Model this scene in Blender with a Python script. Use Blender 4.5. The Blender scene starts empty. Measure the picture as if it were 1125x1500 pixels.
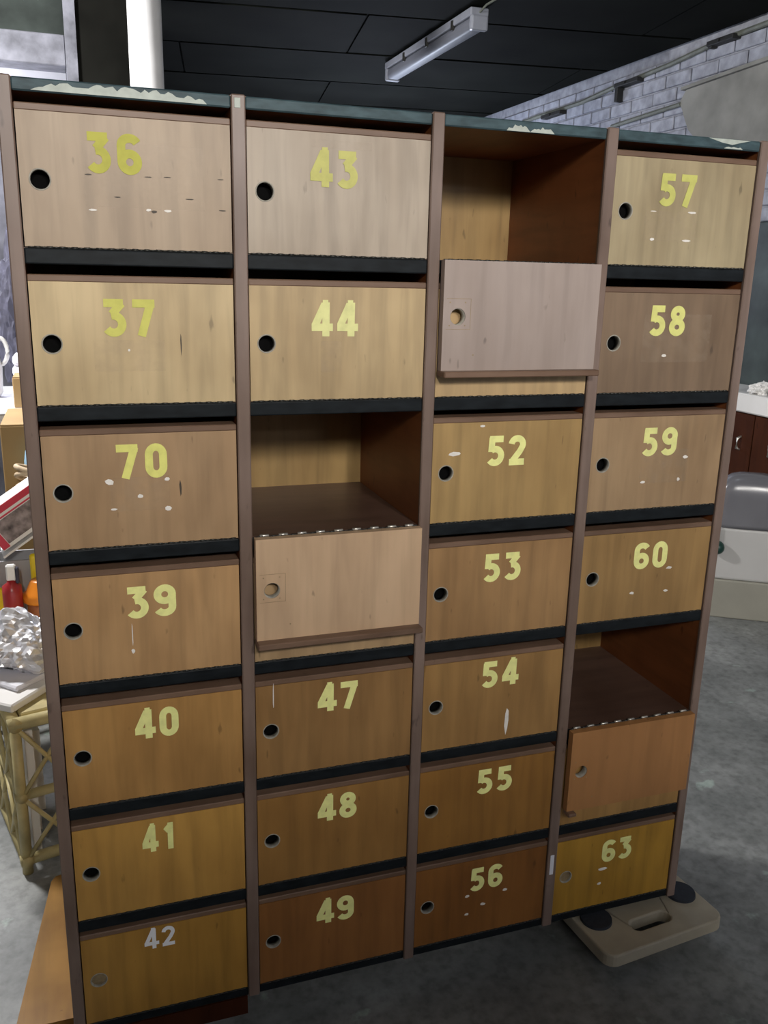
import bpy, bmesh, math, random
from mathutils import Vector, Matrix
random.seed(7)
S = bpy.context.scene
COL = S.collection
PI = math.pi

# ------------------------------------------------------------------ camera
cd = bpy.data.cameras.new('camera'); cam = bpy.data.objects.new('camera', cd); COL.objects.link(cam)
cd.sensor_fit = 'HORIZONTAL'; cd.sensor_width = 36.0; cd.lens = 36.0 * 1284.49 / 1125.0
cd.clip_start = 0.02; cd.clip_end = 60
_r = Vector((0.94626, -0.322571, 0.023247)); _d = Vector((-0.062552, -0.253073, -0.965423)); _f = Vector((0.317301, 0.912087, -0.25965))
_m = Matrix((( _r.x, -_d.x, -_f.x, 0.08609), (_r.y, -_d.y, -_f.y, -1.40719), (_r.z, -_d.z, -_f.z, 1.43095), (0, 0, 0, 1)))
cam.matrix_world = _m
S.camera = cam

# ------------------------------------------------------------------ world, lights, exposure
S.view_settings.view_transform = 'Standard'; S.view_settings.look = 'None'
S.view_settings.gamma = 1.0; S.view_settings.use_curve_mapping = False
S.view_settings.exposure = 0.0
w = bpy.data.worlds.new('world'); S.world = w; w.use_nodes = True
w.node_tree.nodes['Background'].inputs[0].default_value = (0.55, 0.6, 0.7, 1)
w.node_tree.nodes['Background'].inputs[1].default_value = 0.05

def tube_light(name, loc, size, power, col, rot=(0, 0, 0), h=0.12):
    ld = bpy.data.lights.new(name, 'AREA'); ld.shape = 'RECTANGLE'; ld.size = size; ld.size_y = h
    ld.energy = power; ld.color = col
    o = bpy.data.objects.new(name, ld); COL.objects.link(o); o.location = loc; o.rotation_euler = rot
    return o
def bulb_light(name, loc, power, col, r=0.1):
    ld = bpy.data.lights.new(name, 'POINT'); ld.energy = power; ld.color = col; ld.shadow_soft_size = r
    o = bpy.data.objects.new(name, ld); COL.objects.link(o); o.location = loc
    return o
# the rows of ceiling lamps in the front part of the room (behind the photographer), above and beyond the added shading wall
for ly in (-3.18, -3.43, -3.84, -4.46):
    for lx in (-0.1, 0.9):
        bulb_light('front_ceiling_lamp', (lx, ly, 2.55), 66, (1.0, 0.96, 0.91), 0.10)
# far front lamp whose glint runs along the top rail
tube_light('front_room_lamp', (2.1, -4.6, 2.36), 1.2, 10, (0.8, 0.86, 1.0), (math.radians(60), 0, 0))
# lit lamps of the room behind the cabinet
bulb_light('rear_left_lamp', (-0.95, 2.0, 2.45), 300, (1.0, 0.98, 0.97), 0.15)
bulb_light('rear_left_far_lamp', (-0.75, 3.38, 2.05), 85, (0.92, 0.93, 1.0), 0.15)
bulb_light('rear_far_lamp', (2.2, 4.9, 1.7), 62, (0.74, 0.82, 1.0), 0.12)
bulb_light('rear_right_lamp', (2.2, 1.0, 2.55), 5, (0.85, 0.93, 1.0), 0.12)

# ------------------------------------------------------------------ node materials
def new_mat(name):
    m = bpy.data.materials.new(name); m.use_nodes = True
    nt = m.node_tree; b = nt.nodes['Principled BSDF']
    return m, nt, b
def N(nt, t, **kw):
    n = nt.nodes.new(t)
    for k, v in kw.items():
        if k in n.inputs: n.inputs[k].default_value = v
        else: setattr(n, k, v)
    return n
def ramp(nt, stops):
    r = nt.nodes.new('ShaderNodeValToRGB'); e = r.color_ramp.elements
    while len(e) < len(stops): e.new(0.5)
    for i, (p, c) in enumerate(stops):
        e[i].position = p; e[i].color = (c[0], c[1], c[2], 1) if not isinstance(c, (int, float)) else (c, c, c, 1)
    return r
def coords(nt, scale, per_object=True):
    tc = nt.nodes.new('ShaderNodeTexCoord'); mp = nt.nodes.new('ShaderNodeMapping')
    mp.inputs['Scale'].default_value = scale
    nt.links.new(tc.outputs['Object'], mp.inputs['Vector'])
    if per_object:
        oi = nt.nodes.new('ShaderNodeObjectInfo'); ml = N(nt, 'ShaderNodeMath', operation='MULTIPLY'); ml.inputs[1].default_value = 37.0
        nt.links.new(oi.outputs['Random'], ml.inputs[0])
        cb = nt.nodes.new('ShaderNodeCombineXYZ')
        nt.links.new(ml.outputs[0], cb.inputs[0]); nt.links.new(ml.outputs[0], cb.inputs[2])
        nt.links.new(cb.outputs[0], mp.inputs['Location'])
    return mp.outputs[0]
def mul_col(nt, a, b, fac=1.0, mode='MULTIPLY'):
    mx = nt.nodes.new('ShaderNodeMix'); mx.data_type = 'RGBA'; mx.blend_type = mode
    mx.inputs['Factor'].default_value = fac
    for s, v in ((6, a), (7, b)):
        if hasattr(v, 'links'): nt.links.new(v, mx.inputs[s])
        else: mx.inputs[s].default_value = (v[0], v[1], v[2], 1)
    return mx
def plain(name, col, rough=0.5, metal=0.0, var=0.15, scale=8.0, bump=0.0, spec=0.5, **kw):
    m, nt, b = new_mat(name)
    v = coords(nt, (scale,) * 3)
    n = N(nt, 'ShaderNodeTexNoise'); n.inputs['Scale'].default_value = 1.0; n.inputs['Detail'].default_value = 6
    nt.links.new(v, n.inputs['Vector'])
    r = ramp(nt, [(0.3, 1 - var), (0.7, 1 + var)])
    nt.links.new(n.outputs['Fac'], r.inputs[0])
    mx = mul_col(nt, col, r.outputs[0]); nt.links.new(mx.outputs[2], b.inputs['Base Color'])
    b.inputs['Roughness'].default_value = rough; b.inputs['Metallic'].default_value = metal
    b.inputs['Specular IOR Level'].default_value = spec
    if bump:
        bp = nt.nodes.new('ShaderNodeBump'); bp.inputs['Strength'].default_value = bump; bp.inputs['Distance'].default_value = 0.01
        nt.links.new(n.outputs['Fac'], bp.inputs['Height']); nt.links.new(bp.outputs[0], b.inputs['Normal'])
    for k, vv in kw.items(): b.inputs[k].default_value = vv
    return m
def wood(name, col=None, grain=(14, 14, 1.2), rough=0.42, amount=0.22, spec=0.4, blotch=0.25):
    """veneer with long grain; base colour from the object's own colour when col is None"""
    m, nt, b = new_mat(name)
    v = coords(nt, grain)
    n = N(nt, 'ShaderNodeTexNoise'); n.inputs['Scale'].default_value = 3.0; n.inputs['Detail'].default_value = 8; n.inputs['Distortion'].default_value = 0.4
    nt.links.new(v, n.inputs['Vector'])
    r = ramp(nt, [(0.3, 1 - amount), (0.55, 1.0), (0.8, 1 + amount * 0.5)]); nt.links.new(n.outputs['Fac'], r.inputs[0])
    v2 = coords(nt, (9, 9, 5))
    n2 = N(nt, 'ShaderNodeTexNoise'); n2.inputs['Scale'].default_value = 1.0; n2.inputs['Detail'].default_value = 3
    nt.links.new(v2, n2.inputs['Vector'])
    r2 = ramp(nt, [(0.3, (1 - blotch, 1 - blotch * 1.15, 1 - blotch * 1.3)), (0.65, (1, 1, 1))]); nt.links.new(n2.outputs['Fac'], r2.inputs[0])
    v3 = coords(nt, (60, 60, 22))
    n3 = N(nt, 'ShaderNodeTexNoise'); n3.inputs['Scale'].default_value = 1.0; n3.inputs['Detail'].default_value = 2
    nt.links.new(v3, n3.inputs['Vector'])
    r3 = ramp(nt, [(0.24, 0.62), (0.31, 1.0)]); nt.links.new(n3.outputs['Fac'], r3.inputs[0])
    if col is None:
        oi = nt.nodes.new('ShaderNodeObjectInfo'); base = oi.outputs['Color']
    else: base = col
    m1 = mul_col(nt, base, r.outputs[0]); m2 = mul_col(nt, m1.outputs[2], r2.outputs[0]); m3 = mul_col(nt, m2.outputs[2], r3.outputs[0])
    nt.links.new(m3.outputs[2], b.inputs['Base Color'])
    b.inputs['Roughness'].default_value = rough; b.inputs['Specular IOR Level'].default_value = spec
    bp = nt.nodes.new('ShaderNodeBump'); bp.inputs['Strength'].default_value = 0.05; bp.inputs['Distance'].default_value = 0.002
    nt.links.new(n.outputs['Fac'], bp.inputs['Height']); nt.links.new(bp.outputs[0], b.inputs['Normal'])
    return m

M = {}
M['door'] = wood('door_veneer', rough=0.48, spec=0.45)
M['door_back'] = wood('door_inside_plywood', None, rough=0.5, spec=0.45, amount=0.14, blotch=0.15)
M['lip'] = wood('lip_brown_paint', (0.20, 0.125, 0.085), grain=(1.2, 14, 14), rough=0.42, spec=0.3)
M['post'] = wood('post_brown_paint', (0.225, 0.16, 0.13), grain=(14, 14, 1.0), rough=0.4, blotch=0.35)
M['inside'] = wood('mahogany_inside', (0.25, 0.082, 0.026), grain=(14, 2, 14), rough=0.45)
M['back'] = wood('plywood_back', (0.40, 0.26, 0.10), rough=0.45, blotch=0.3)
M['shelfwood'] = wood('shelf_brown', (0.13, 0.075, 0.055), grain=(1.5, 14, 14), rough=0.35)
M['tan_board'] = wood('varnished_orange_wood', (0.36, 0.19, 0.045), grain=(12, 1.2, 12), rough=0.45, spec=0.15)
M['mahogany'] = wood('mahogany_unit', (0.06, 0.017, 0.006), rough=0.45, spec=0.15)
M['steel'] = plain('hinge_steel', (0.72, 0.70, 0.62), 0.35, 0.8, 0.2, 60)
M['dark_metal'] = plain('dark_metal', (0.05, 0.05, 0.045), 0.45, 0.6, 0.2, 60)
M['ring'] = plain('lock_ring_metal', (0.34, 0.32, 0.27), 0.6, 0.0, 0.25, 90, spec=0.2)
M['case'] = plain('hole_shade_matt_black', (0.006, 0.006, 0.006), 1.0, 0, 0.1, 90, spec=0.0)  # black that stands in for the shade inside the lock holes
M['plug'] = plain('lock_plug', (0.30, 0.22, 0.12), 0.5, 0.2, 0.25, 90)
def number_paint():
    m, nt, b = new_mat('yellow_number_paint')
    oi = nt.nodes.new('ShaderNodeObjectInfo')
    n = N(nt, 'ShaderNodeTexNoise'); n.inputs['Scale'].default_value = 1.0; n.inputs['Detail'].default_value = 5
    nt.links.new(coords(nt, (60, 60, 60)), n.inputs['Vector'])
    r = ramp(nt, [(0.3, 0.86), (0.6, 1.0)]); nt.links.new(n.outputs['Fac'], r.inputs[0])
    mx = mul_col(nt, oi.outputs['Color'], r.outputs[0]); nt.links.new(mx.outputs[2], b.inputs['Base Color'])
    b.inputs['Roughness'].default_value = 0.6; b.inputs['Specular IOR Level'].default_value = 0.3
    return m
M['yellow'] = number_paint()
M['white_number'] = plain('white_number_vinyl', (0.93, 0.93, 0.95), 0.4, 0, 0.04, 30)
M['paper'] = plain('paper_scrap', (0.80, 0.76, 0.70), 0.8, 0, 0.1, 60)
M['mark'] = plain('dark_staple_mark', (0.06, 0.045, 0.03), 0.6, 0, 0.2, 60)

def stain_mat():
    m, nt, b = new_mat('tape_residue')
    b.inputs['Base Color'].default_value = (0.62, 0.50, 0.36, 1); b.inputs['Roughness'].default_value = 0.35
    n = N(nt, 'ShaderNodeTexNoise'); n.inputs['Scale'].default_value = 1.0; n.inputs['Detail'].default_value = 4
    nt.links.new(coords(nt, (45, 45, 45)), n.inputs['Vector'])
    r = ramp(nt, [(0.3, 0.0), (0.7, 0.15)]); nt.links.new(n.outputs['Fac'], r.inputs[0]); nt.links.new(r.outputs[0], b.inputs['Alpha'])
    return m
M['stain'] = stain_mat()

def edge_paint(name, base, peel_col, peel, rough=0.5, spec=0.25):
    """dark blue-green gloss paint; peel = worn patches down to pale undercoat"""
    m, nt, b = new_mat(name)
    n = N(nt, 'ShaderNodeTexNoise'); n.inputs['Scale'].default_value = 1.0; n.inputs['Detail'].default_value = 6
    nt.links.new(coords(nt, (26, 30, 80)), n.inputs['Vector'])
    r = ramp(nt, [(0.35, [c * 0.7 for c in base]), (0.7, [c * 1.45 for c in base])]); nt.links.new(n.outputs['Fac'], r.inputs[0])
    n2 = N(nt, 'ShaderNodeTexNoise'); n2.inputs['Scale'].default_value = 1.0; n2.inputs['Detail'].default_value = 5; n2.inputs['Roughness'].default_value = 0.65
    nt.links.new(coords(nt, (14, 14, 40)), n2.inputs['Vector'])
    r2 = ramp(nt, [(peel, 0.0), (peel + 0.02, 1.0)]); nt.links.new(n2.outputs['Fac'], r2.inputs[0])
    mx = mul_col(nt, r.outputs[0], peel_col, mode='MIX'); nt.links.new(r2.outputs[0], mx.inputs[0])
    nt.links.new(mx.outputs[2], b.inputs['Base Color'])
    b.inputs['Roughness'].default_value = rough; b.inputs['Specular IOR Level'].default_value = spec
    return m
M['edge'] = edge_paint('shelf_edge_dark_blue_paint', (0.009, 0.0115, 0.0135), (0.3, 0.33, 0.3), 0.93, 0.5, 0.14)
M['rail'] = edge_paint('top_rail_blue_paint', (0.045, 0.075, 0.085), (0.42, 0.45, 0.42), 0.80, 0.5, 0.2)
M['undercoat'] = plain('pale_undercoat', (0.44, 0.48, 0.43), 0.6, 0, 0.15, 60)

def concrete():
    m, nt, b = new_mat('concrete_floor')
    tc = nt.nodes.new('ShaderNodeTexCoord')
    n = N(nt, 'ShaderNodeTexNoise'); n.inputs['Scale'].default_value = 3.2; n.inputs['Detail'].default_value = 10; n.inputs['Roughness'].default_value = 0.65
    nt.links.new(tc.outputs['Object'], n.inputs['Vector'])
    r = ramp(nt, [(0.32, (0.135, 0.143, 0.138)), (0.52, (0.205, 0.213, 0.206)), (0.66, (0.285, 0.294, 0.284))]); nt.links.new(n.outputs['Fac'], r.inputs[0])
    n2 = N(nt, 'ShaderNodeTexNoise'); n2.inputs['Scale'].default_value = 45; n2.inputs['Detail'].default_value = 4
    nt.links.new(tc.outputs['Object'], n2.inputs['Vector'])
    r2 = ramp(nt, [(0.3, 0.72), (0.5, 1.0), (0.75, 1.2)]); nt.links.new(n2.outputs['Fac'], r2.inputs[0])
    n3 = N(nt, 'ShaderNodeTexNoise'); n3.inputs['Scale'].default_value = 8; n3.inputs['Detail'].default_value = 6
    nt.links.new(tc.outputs['Object'], n3.inputs['Vector'])
    r3 = ramp(nt, [(0.66, (1, 1, 1)), (0.70, (1.5, 1.7, 1.6))]); nt.links.new(n3.outputs['Fac'], r3.inputs[0])
    a = mul_col(nt, r.outputs[0], r2.outputs[0]); c = mul_col(nt, a.outputs[2], r3.outputs[0])
    nt.links.new(c.outputs[2], b.inputs['Base Color']); b.inputs['Roughness'].default_value = 0.55
    bp = nt.nodes.new('ShaderNodeBump'); bp.inputs['Strength'].default_value = 0.15; bp.inputs['Distance'].default_value = 0.004
    nt.links.new(n2.outputs['Fac'], bp.inputs['Height']); nt.links.new(bp.outputs[0], b.inputs['Normal'])
    return m
M['floor'] = concrete()
M['ceiling'] = plain('dark_green_ceiling_board', (0.0078, 0.0088, 0.0074), 0.85, 0, 0.35, 2.5, spec=0.05)
M['ceiling_gap'] = plain('ceiling_joint_dark', (0.004, 0.005, 0.004), 0.9, 0, 0.2, 4, spec=0.05)
M['brick'] = plain('whitewashed_brick', (0.30, 0.315, 0.37), 0.85, 0, 0.28, 16, 0.5)
M['mortar'] = plain('whitewashed_mortar', (0.30, 0.31, 0.35), 0.9, 0, 0.25, 20, 0.4)
M['plaster'] = plain('beige_plaster', (0.215, 0.215, 0.20), 0.9, 0, 0.25, 5, 0.4)
M['dado'] = plain('green_dado_paint', (0.033, 0.045, 0.042), 0.5, 0, 0.55, 6)
M['white_wall'] = plain('white_painted_wall', (0.66, 0.66, 0.70), 0.85, 0, 0.12, 3)
M['dirty_white'] = plain('dirty_white_plaster', (0.27, 0.275, 0.31), 0.9, 0, 0.35, 14, 0.5)
M['sooty'] = plain('sooty_plaster', (0.125, 0.128, 0.15), 0.9, 0, 0.4, 14, 0.5)
M['pier'] = plain('dark_pier_paint', (0.006, 0.006, 0.005), 0.9, 0, 0.3, 5, spec=0.05)
M['pipe_white'] = plain('white_gloss_pipe', (0.80, 0.80, 0.80), 0.35, 0, 0.06, 9)
M['batten'] = plain('batten_enamel', (0.26, 0.275, 0.32), 0.35, 0, 0.08, 20)
M['tube'] = plain('fluorescent_tube_glass', (0.15, 0.16, 0.19), 0.5, 0, 0.03, 20)
M['black'] = plain('black_iron', (0.02, 0.02, 0.02), 0.6, 0.3, 0.2, 30)
M['cable'] = plain('grey_green_cable', (0.12, 0.13, 0.11), 0.6, 0, 0.2, 20)
M['ply'] = plain('dolly_board_beige', (0.36, 0.32, 0.24), 0.6, 0, 0.14, 12)
M['rubber'] = plain('dark_rubber_pad', (0.016, 0.02, 0.028), 0.8, 0, 0.25, 90)
M['cane'] = plain('rattan_cane', (0.50, 0.42, 0.20), 0.45, 0, 0.25, 18)
M['white_plastic'] = plain('white_plastic', (0.82, 0.81, 0.79), 0.4, 0, 0.04, 8)
M['cream'] = plain('cream_plastic', (0.50, 0.495, 0.48), 0.5, 0, 0.06, 4)
M['beige'] = plain('beige_plinth', (0.31, 0.30, 0.25), 0.6, 0, 0.1, 5)
M['smoke'] = plain('smoky_grey_lid', (0.15, 0.15, 0.165), 0.22, 0, 0.08, 5, spec=0.6)
M['foil'] = plain('crumpled_silver_film', (0.84, 0.84, 0.87), 0.25, 0.4, 0.12, 14)
M['red'] = plain('red_plastic', (0.36, 0.025, 0.028), 0.3, 0, 0.08, 10)
M['orange'] = plain('orange_plastic', (0.85, 0.27, 0.02), 0.35, 0, 0.05, 10)
M['yellowp'] = plain('bright_yellow_plastic', (0.85, 0.66, 0.02), 0.4, 0, 0.06, 10)
M['card'] = plain('brown_cardboard', (0.34, 0.22, 0.09), 0.8, 0, 0.1, 5)
M['grey_crate'] = plain('grey_plastic', (0.34, 0.34, 0.35), 0.5, 0, 0.08, 6)
M['blue'] = plain('pale_blue_plastic', (0.32, 0.52, 0.68), 0.3, 0, 0.12, 14)
M['rope'] = plain('natural_cane_rope', (0.52, 0.40, 0.26), 0.7, 0, 0.25, 40)
M['jar'] = plain('amber_jar_contents', (0.42, 0.15, 0.06), 0.25, 0, 0.25, 40)
M['navy'] = plain('dark_navy_cloth', (0.05, 0.05, 0.075), 0.8, 0, 0.35, 18)
M['cloth'] = plain('white_sheet', (0.74, 0.74, 0.80), 0.8, 0, 0.06, 6)
M['print_grey'] = plain('printed_photo_grey', (0.24, 0.20, 0.20), 0.5, 0, 0.75, 34)
M['print_red'] = plain('printed_red', (0.62, 0.04, 0.08), 0.45, 0, 0.08, 20)
M['greenk'] = plain('dark_green_plastic', (0.012, 0.05, 0.04), 0.4, 0, 0.15, 20)

# ------------------------------------------------------------------ mesh helpers (all shapes in world coordinates)
WL = {}
def wloc(o): return WL.get(o, Vector((0, 0, 0)))
def obj(name, bm, mat, parent=None, origin=None, smooth=False, kind=None, color=None):
    bmesh.ops.recalc_face_normals(bm, faces=bm.faces)
    me = bpy.data.meshes.new(name)
    if origin is None:
        xs = [v.co for v in bm.verts]
        lo = Vector([min(c[i] for c in xs) for i in range(3)]); hi = Vector([max(c[i] for c in xs) for i in range(3)])
        origin = Vector(((lo.x + hi.x) / 2, (lo.y + hi.y) / 2, lo.z))
    origin = Vector(origin)
    bmesh.ops.translate(bm, verts=bm.verts, vec=-origin)
    bm.to_mesh(me); bm.free()
    if smooth:
        for p in me.polygons: p.use_smooth = True
    if isinstance(mat, (list, tuple)):
        for q in mat: me.materials.append(q)
    else: me.materials.append(mat)
    return link(name, me, parent, origin, kind, color)
def link(name, me, parent, origin, kind=None, color=None):
    o = bpy.data.objects.new(name, me); COL.objects.link(o)
    o.location = Vector(origin) - (wloc(parent) if parent else Vector((0, 0, 0)))
    if parent: o.parent = parent
    WL[o] = Vector(origin)
    if kind: o['kind'] = kind
    if color: o.color = (color[0], color[1], color[2], 1)
    return o
def thing(name, loc, label, cat, group=None):
    o = bpy.data.objects.new(name, None); COL.objects.link(o); o.location = loc; o.empty_display_size = 0.05
    WL[o] = Vector(loc); return tag(o, label, cat, group)
def tag(o, label, cat, group=None):
    o['label'] = label; o['category'] = cat
    if group: o['group'] = group
    return o
def struct(name, bm, mat, label=None, parent=None):
    o = obj(name, bm, mat, parent)
    if not parent:
        o['kind'] = 'structure'
        if label: o['label'] = label; o['category'] = name.split('_')[0]
    return o
def box(bm, x0, x1, y0, y1, z0, z1, bev=0.0, seg=1):
    g = bmesh.ops.create_cube(bm, size=1.0)
    vs = g['verts']
    for v in vs:
        v.co = Vector((x0 + (v.co.x + .5) * (x1 - x0), y0 + (v.co.y + .5) * (y1 - y0), z0 + (v.co.z + .5) * (z1 - z0)))
    if bev:
        es = list({e for v in vs for e in v.link_edges})
        bmesh.ops.bevel(bm, geom=es, offset=bev, segments=seg, affect='EDGES', profile=0.5)
    return bm
def B(*a, **k): return box(bmesh.new(), *a, **k)
def tube(bm, p0, p1, r0, r1=None, n=12, cap=True):
    p0 = Vector(p0); p1 = Vector(p1); d = p1 - p0
    g = bmesh.ops.create_cone(bm, cap_ends=cap, segments=n, radius1=r0, radius2=r0 if r1 is None else r1, depth=d.length)
    q = Vector((0, 0, 1)).rotation_difference(d.normalized()).to_matrix().to_4x4()
    bmesh.ops.transform(bm, matrix=Matrix.Translation((p0 + p1) / 2) @ q, verts=g['verts'])
    return bm
def path_tube(bm, pts, r, n=8, closed=False):
    pts = [Vector(p) for p in pts]; L = len(pts); rings = []
    for i, p in enumerate(pts):
        a = pts[(i - 1) % L] if (closed or i > 0) else p; c = pts[(i + 1) % L] if (closed or i < L - 1) else p
        t = (c - a).normalized(); u = t.orthogonal() if abs(t.z) > 0.99 else t.cross(Vector((0, 0, 1))); u.normalize(); v = t.cross(u)
        rings.append([bm.verts.new(p + (u * math.cos(2 * PI * k / n) + v * math.sin(2 * PI * k / n)) * r) for k in range(n)])
    for i in range(L if closed else L - 1):
        A, C = rings[i], rings[(i + 1) % L]
        for k in range(n): bm.faces.new((A[k], A[(k + 1) % n], C[(k + 1) % n], C[k]))
    if not closed: bm.faces.new(rings[0][::-1]); bm.faces.new(rings[-1])
    return bm
def lathe(bm, c, prof, n=24):
    rings = [[bm.verts.new((c[0] + r * math.cos(2 * PI * k / n), c[1] + r * math.sin(2 * PI * k / n), c[2] + z)) for k in range(n)] for r, z in prof]
    for A, C in zip(rings, rings[1:]):
        for k in range(n): bm.faces.new((A[k], A[(k + 1) % n], C[(k + 1) % n], C[k]))
    bm.faces.new(rings[0][::-1]); bm.faces.new(rings[-1]); return bm
def prism(bm, poly, axis, a, b):
    """extrude a 2D outline along an axis (0: outline is y,z / 1: x,z / 2: x,y)"""
    def P(p, t):
        return {0: (t, p[0], p[1]), 1: (p[0], t, p[1]), 2: (p[0], p[1], t)}[axis]
    A = [bm.verts.new(P(p, a)) for p in poly]; C = [bm.verts.new(P(p, b)) for p in poly]
    bm.faces.new(A); bm.faces.new(C[::-1])
    for i in range(len(poly)):
        j = (i + 1) % len(poly); bm.faces.new((A[i], A[j], C[j], C[i]))
    return bm
def xform(bm, rz=0, loc=(0, 0, 0), rx=0, ry=0):
    mt = Matrix.Translation(loc) @ Matrix.Rotation(rz, 4, 'Z') @ Matrix.Rotation(ry, 4, 'Y') @ Matrix.Rotation(rx, 4, 'X')
    bmesh.ops.transform(bm, matrix=mt, verts=bm.verts); return bm

# ================================================================== THE SETTING
struct('floor', B(-4.0, 3.5, -5.2, 5.7, -0.1, 0), M['floor'])
CZ = 2.68
ceil = struct('ceiling', B(-4.0, 3.5, -5.2, 5.7, CZ + 0.010, CZ + 0.1), M['ceiling_gap'])
ca = math.radians(-8.6)
def clip_poly(P, ax, val, keep_less):
    out = []
    for i in range(len(P)):
        a, b = P[i], P[(i + 1) % len(P)]
        ia = (a[ax] <= val) == keep_less; ib = (b[ax] <= val) == keep_less
        if ia: out.append(a)
        if ia != ib:
            t_ = (val - a[ax]) / (b[ax] - a[ax]); out.append((a[0] + (b[0] - a[0]) * t_, a[1] + (b[1] - a[1]) * t_))
    return out
cj = 4.146 * math.cos(ca) - 0.64 * math.sin(ca)          # across-board position of one joint
for j in range(-5, 4):
    for i in range(-2, 3):
        l0 = 2.4 * i + (1.05 if j % 2 else 0.1) + 0.006; l1 = l0 + 2.388; w0 = cj + 0.80 * j + 0.016; w1 = w0 + 0.768
        P = [(a * math.cos(ca) - b * math.sin(ca), a * math.sin(ca) + b * math.cos(ca)) for a, b in ((l0, w0), (l1, w0), (l1, w1), (l0, w1))]
        for ax, val, kl in ((0, 3.268, True), (0, -3.6, False), (1, 5.55, True), (1, 0.6, False)):
            P = clip_poly(P, ax, val, kl)
            if len(P) < 3: break
        if len(P) >= 3: obj('ceiling_panel', prism(bmesh.new(), P, 2, CZ - 0.002 + 0.002 * ((i + j) % 2), CZ + 0.0125), M['ceiling'], ceil)
struct('wall_left', B(-4.1, -4.0, -5.2, 5.7, 0, CZ), M['dirty_white'])
struct('wall_front', B(-4.0, 3.5, -5.3, -5.2, 0, CZ), M['dirty_white'])
struct('wall_added_shade', B(-2.6, 1.07, -2.48, -2.40, 0, 1.955), M['pier'])  # unseen wall, added to shade the lower rows and the front floor
struct('wall_back', B(-4.0, 3.5, 5.6, 5.7, 0, CZ), M['white_wall'])
wr = struct('wall_right', B(3.30, 3.5, -5.2, 5.6, 0, CZ + 0.01), M['mortar'])
# whitewashed bricks, laid in stretcher bond
bb = B(-0.012, 0.008, -0.104, 0.104, -0.032, 0.032, bev=0.004)
bme = bpy.data.meshes.new('brick'); bmesh.ops.recalc_face_normals(bb, faces=bb.faces); bb.to_mesh(bme); bb.free(); bme.materials.append(M['brick'])
for r in range(13):
    z = 1.765 + 0.075 * r
    if z > CZ - 0.03: break
    for c in range(17):
        y = 1.75 + 0.218 * c + (0.109 if r % 2 else 0)
        if y > 5.45: continue
        if y < 2.75 and 2.05 < z < 2.42: continue          # under the plaster
        link('brick', bme, wr, (3.297 + random.uniform(-.003, .003), y, z))
obj('dado', B(3.278, 3.30, 0.2, 5.55, 0, 1.73, bev=0.004), M['dado'], wr)
out = [(3.00, 2.383), (2.95, 2.44), (2.80, 2.448), (2.682, 2.455), (2.50, 2.46), (2.372, 2.47), (1.9, 2.50), (1.3, 2.53), (1.3, 2.05), (1.9, 2.06), (2.29, 2.029), (2.4, 2.05), (2.52, 2.04), (2.612, 2.064), (2.70, 2.13), (2.80, 2.15), (2.86, 2.20), (2.90, 2.23), (2.94, 2.29), (2.97, 2.34)]
obj('plaster_patch', prism(bmesh.new(), out, 0, 3.268, 3.30), M['plaster'], wr)
# wall pier, its pale jamb, beam and fascia at the back left
struct('wall_pier', B(0.158, 0.42, 3.00, 3.40, 0, CZ), M['pier'])
struct('trim_1', B(0.110, 0.158, 2.985, 3.35, 0, CZ), M['sooty'])
struct('trim_2', B(-3.9, 0.110, 3.0, 3.16, 2.279, 2.402, bev=0.004), M['sooty'])
struct('trim_3', B(-3.9, 0.110, 3.04, 3.16, 2.402, CZ), plain('grey_green_fascia', (0.026, 0.032, 0.029), 0.8, 0, 0.4, 6, spec=0.1))
struct('trim_4', B(-3.9, 0.110, 3.7, 3.8, 2.05, CZ), M['white_wall'])
struct('trim_5', B(-3.9, 0.110, 3.7, 3.8, 0.0, 2.05), plain('grey_lower_wall', (0.07, 0.07, 0.08), 0.9, 0, 0.5, 7, spec=0.1))

# white steel pipe column
t = thing('pipe_column', (0.420, 2.65, 0), 'thick white painted steel pipe column rising behind the wooden cabinet', 'column')
obj('shaft', lathe(bmesh.new(), (0.420, 2.65, 0.02), [(0.068, 0), (0.068, CZ - 0.03)], 32), M['pipe_white'], t, smooth=True)
obj('base_plate', B(0.31, 0.53, 2.54, 2.76, 0, 0.022, bev=0.004), M['pipe_white'], t)
obj('top_plate', B(0.33, 0.51, 2.56, 2.74, CZ - 0.014, CZ + 0.002, bev=0.003), M['pipe_white'], t)

# unlit fluorescent batten
t = thing('fluorescent_batten', (1.985, 3.46, 2.60), 'unlit white fluorescent batten hanging under the dark boarded ceiling', 'light fixture')
obj('housing', B(1.938, 2.032, 2.84, 4.10, 2.635, 2.672, bev=0.006, seg=2), M['batten'], t)
obj('diffuser', B(1.944, 2.026, 2.86, 4.08, 2.578, 2.637, bev=0.022, seg=4), M['tube'], t, smooth=True)
for yy in (2.832, 4.072):
    obj('end_cap', B(1.940, 2.030, yy, yy + 0.034, 2.572, 2.640, bev=0.010, seg=2), M['batten'], t)
for yy in (3.05, 3.40, 3.75):
    obj('clip', B(1.932, 1.945, yy, yy + 0.02, 2.615, 2.66), M['dark_metal'], t)
for yy in (3.0, 3.95):
    obj('hanger', B(1.975, 1.995, yy, yy + 0.02, 2.662, CZ + 0.002), M['batten'], t)
o = obj('lamp_cable', path_tube(bmesh.new(), [(1.985, 2.845, 2.65), (1.99, 2.78, 2.668), (2.0, 2.65, 2.672), (2.02, 2.3, 2.674), (2.05, 1.6, 2.674)], 0.005), M['cable'])
tag(o, 'thin grey cable running along the ceiling boards to the unlit batten', 'cable')

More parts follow.
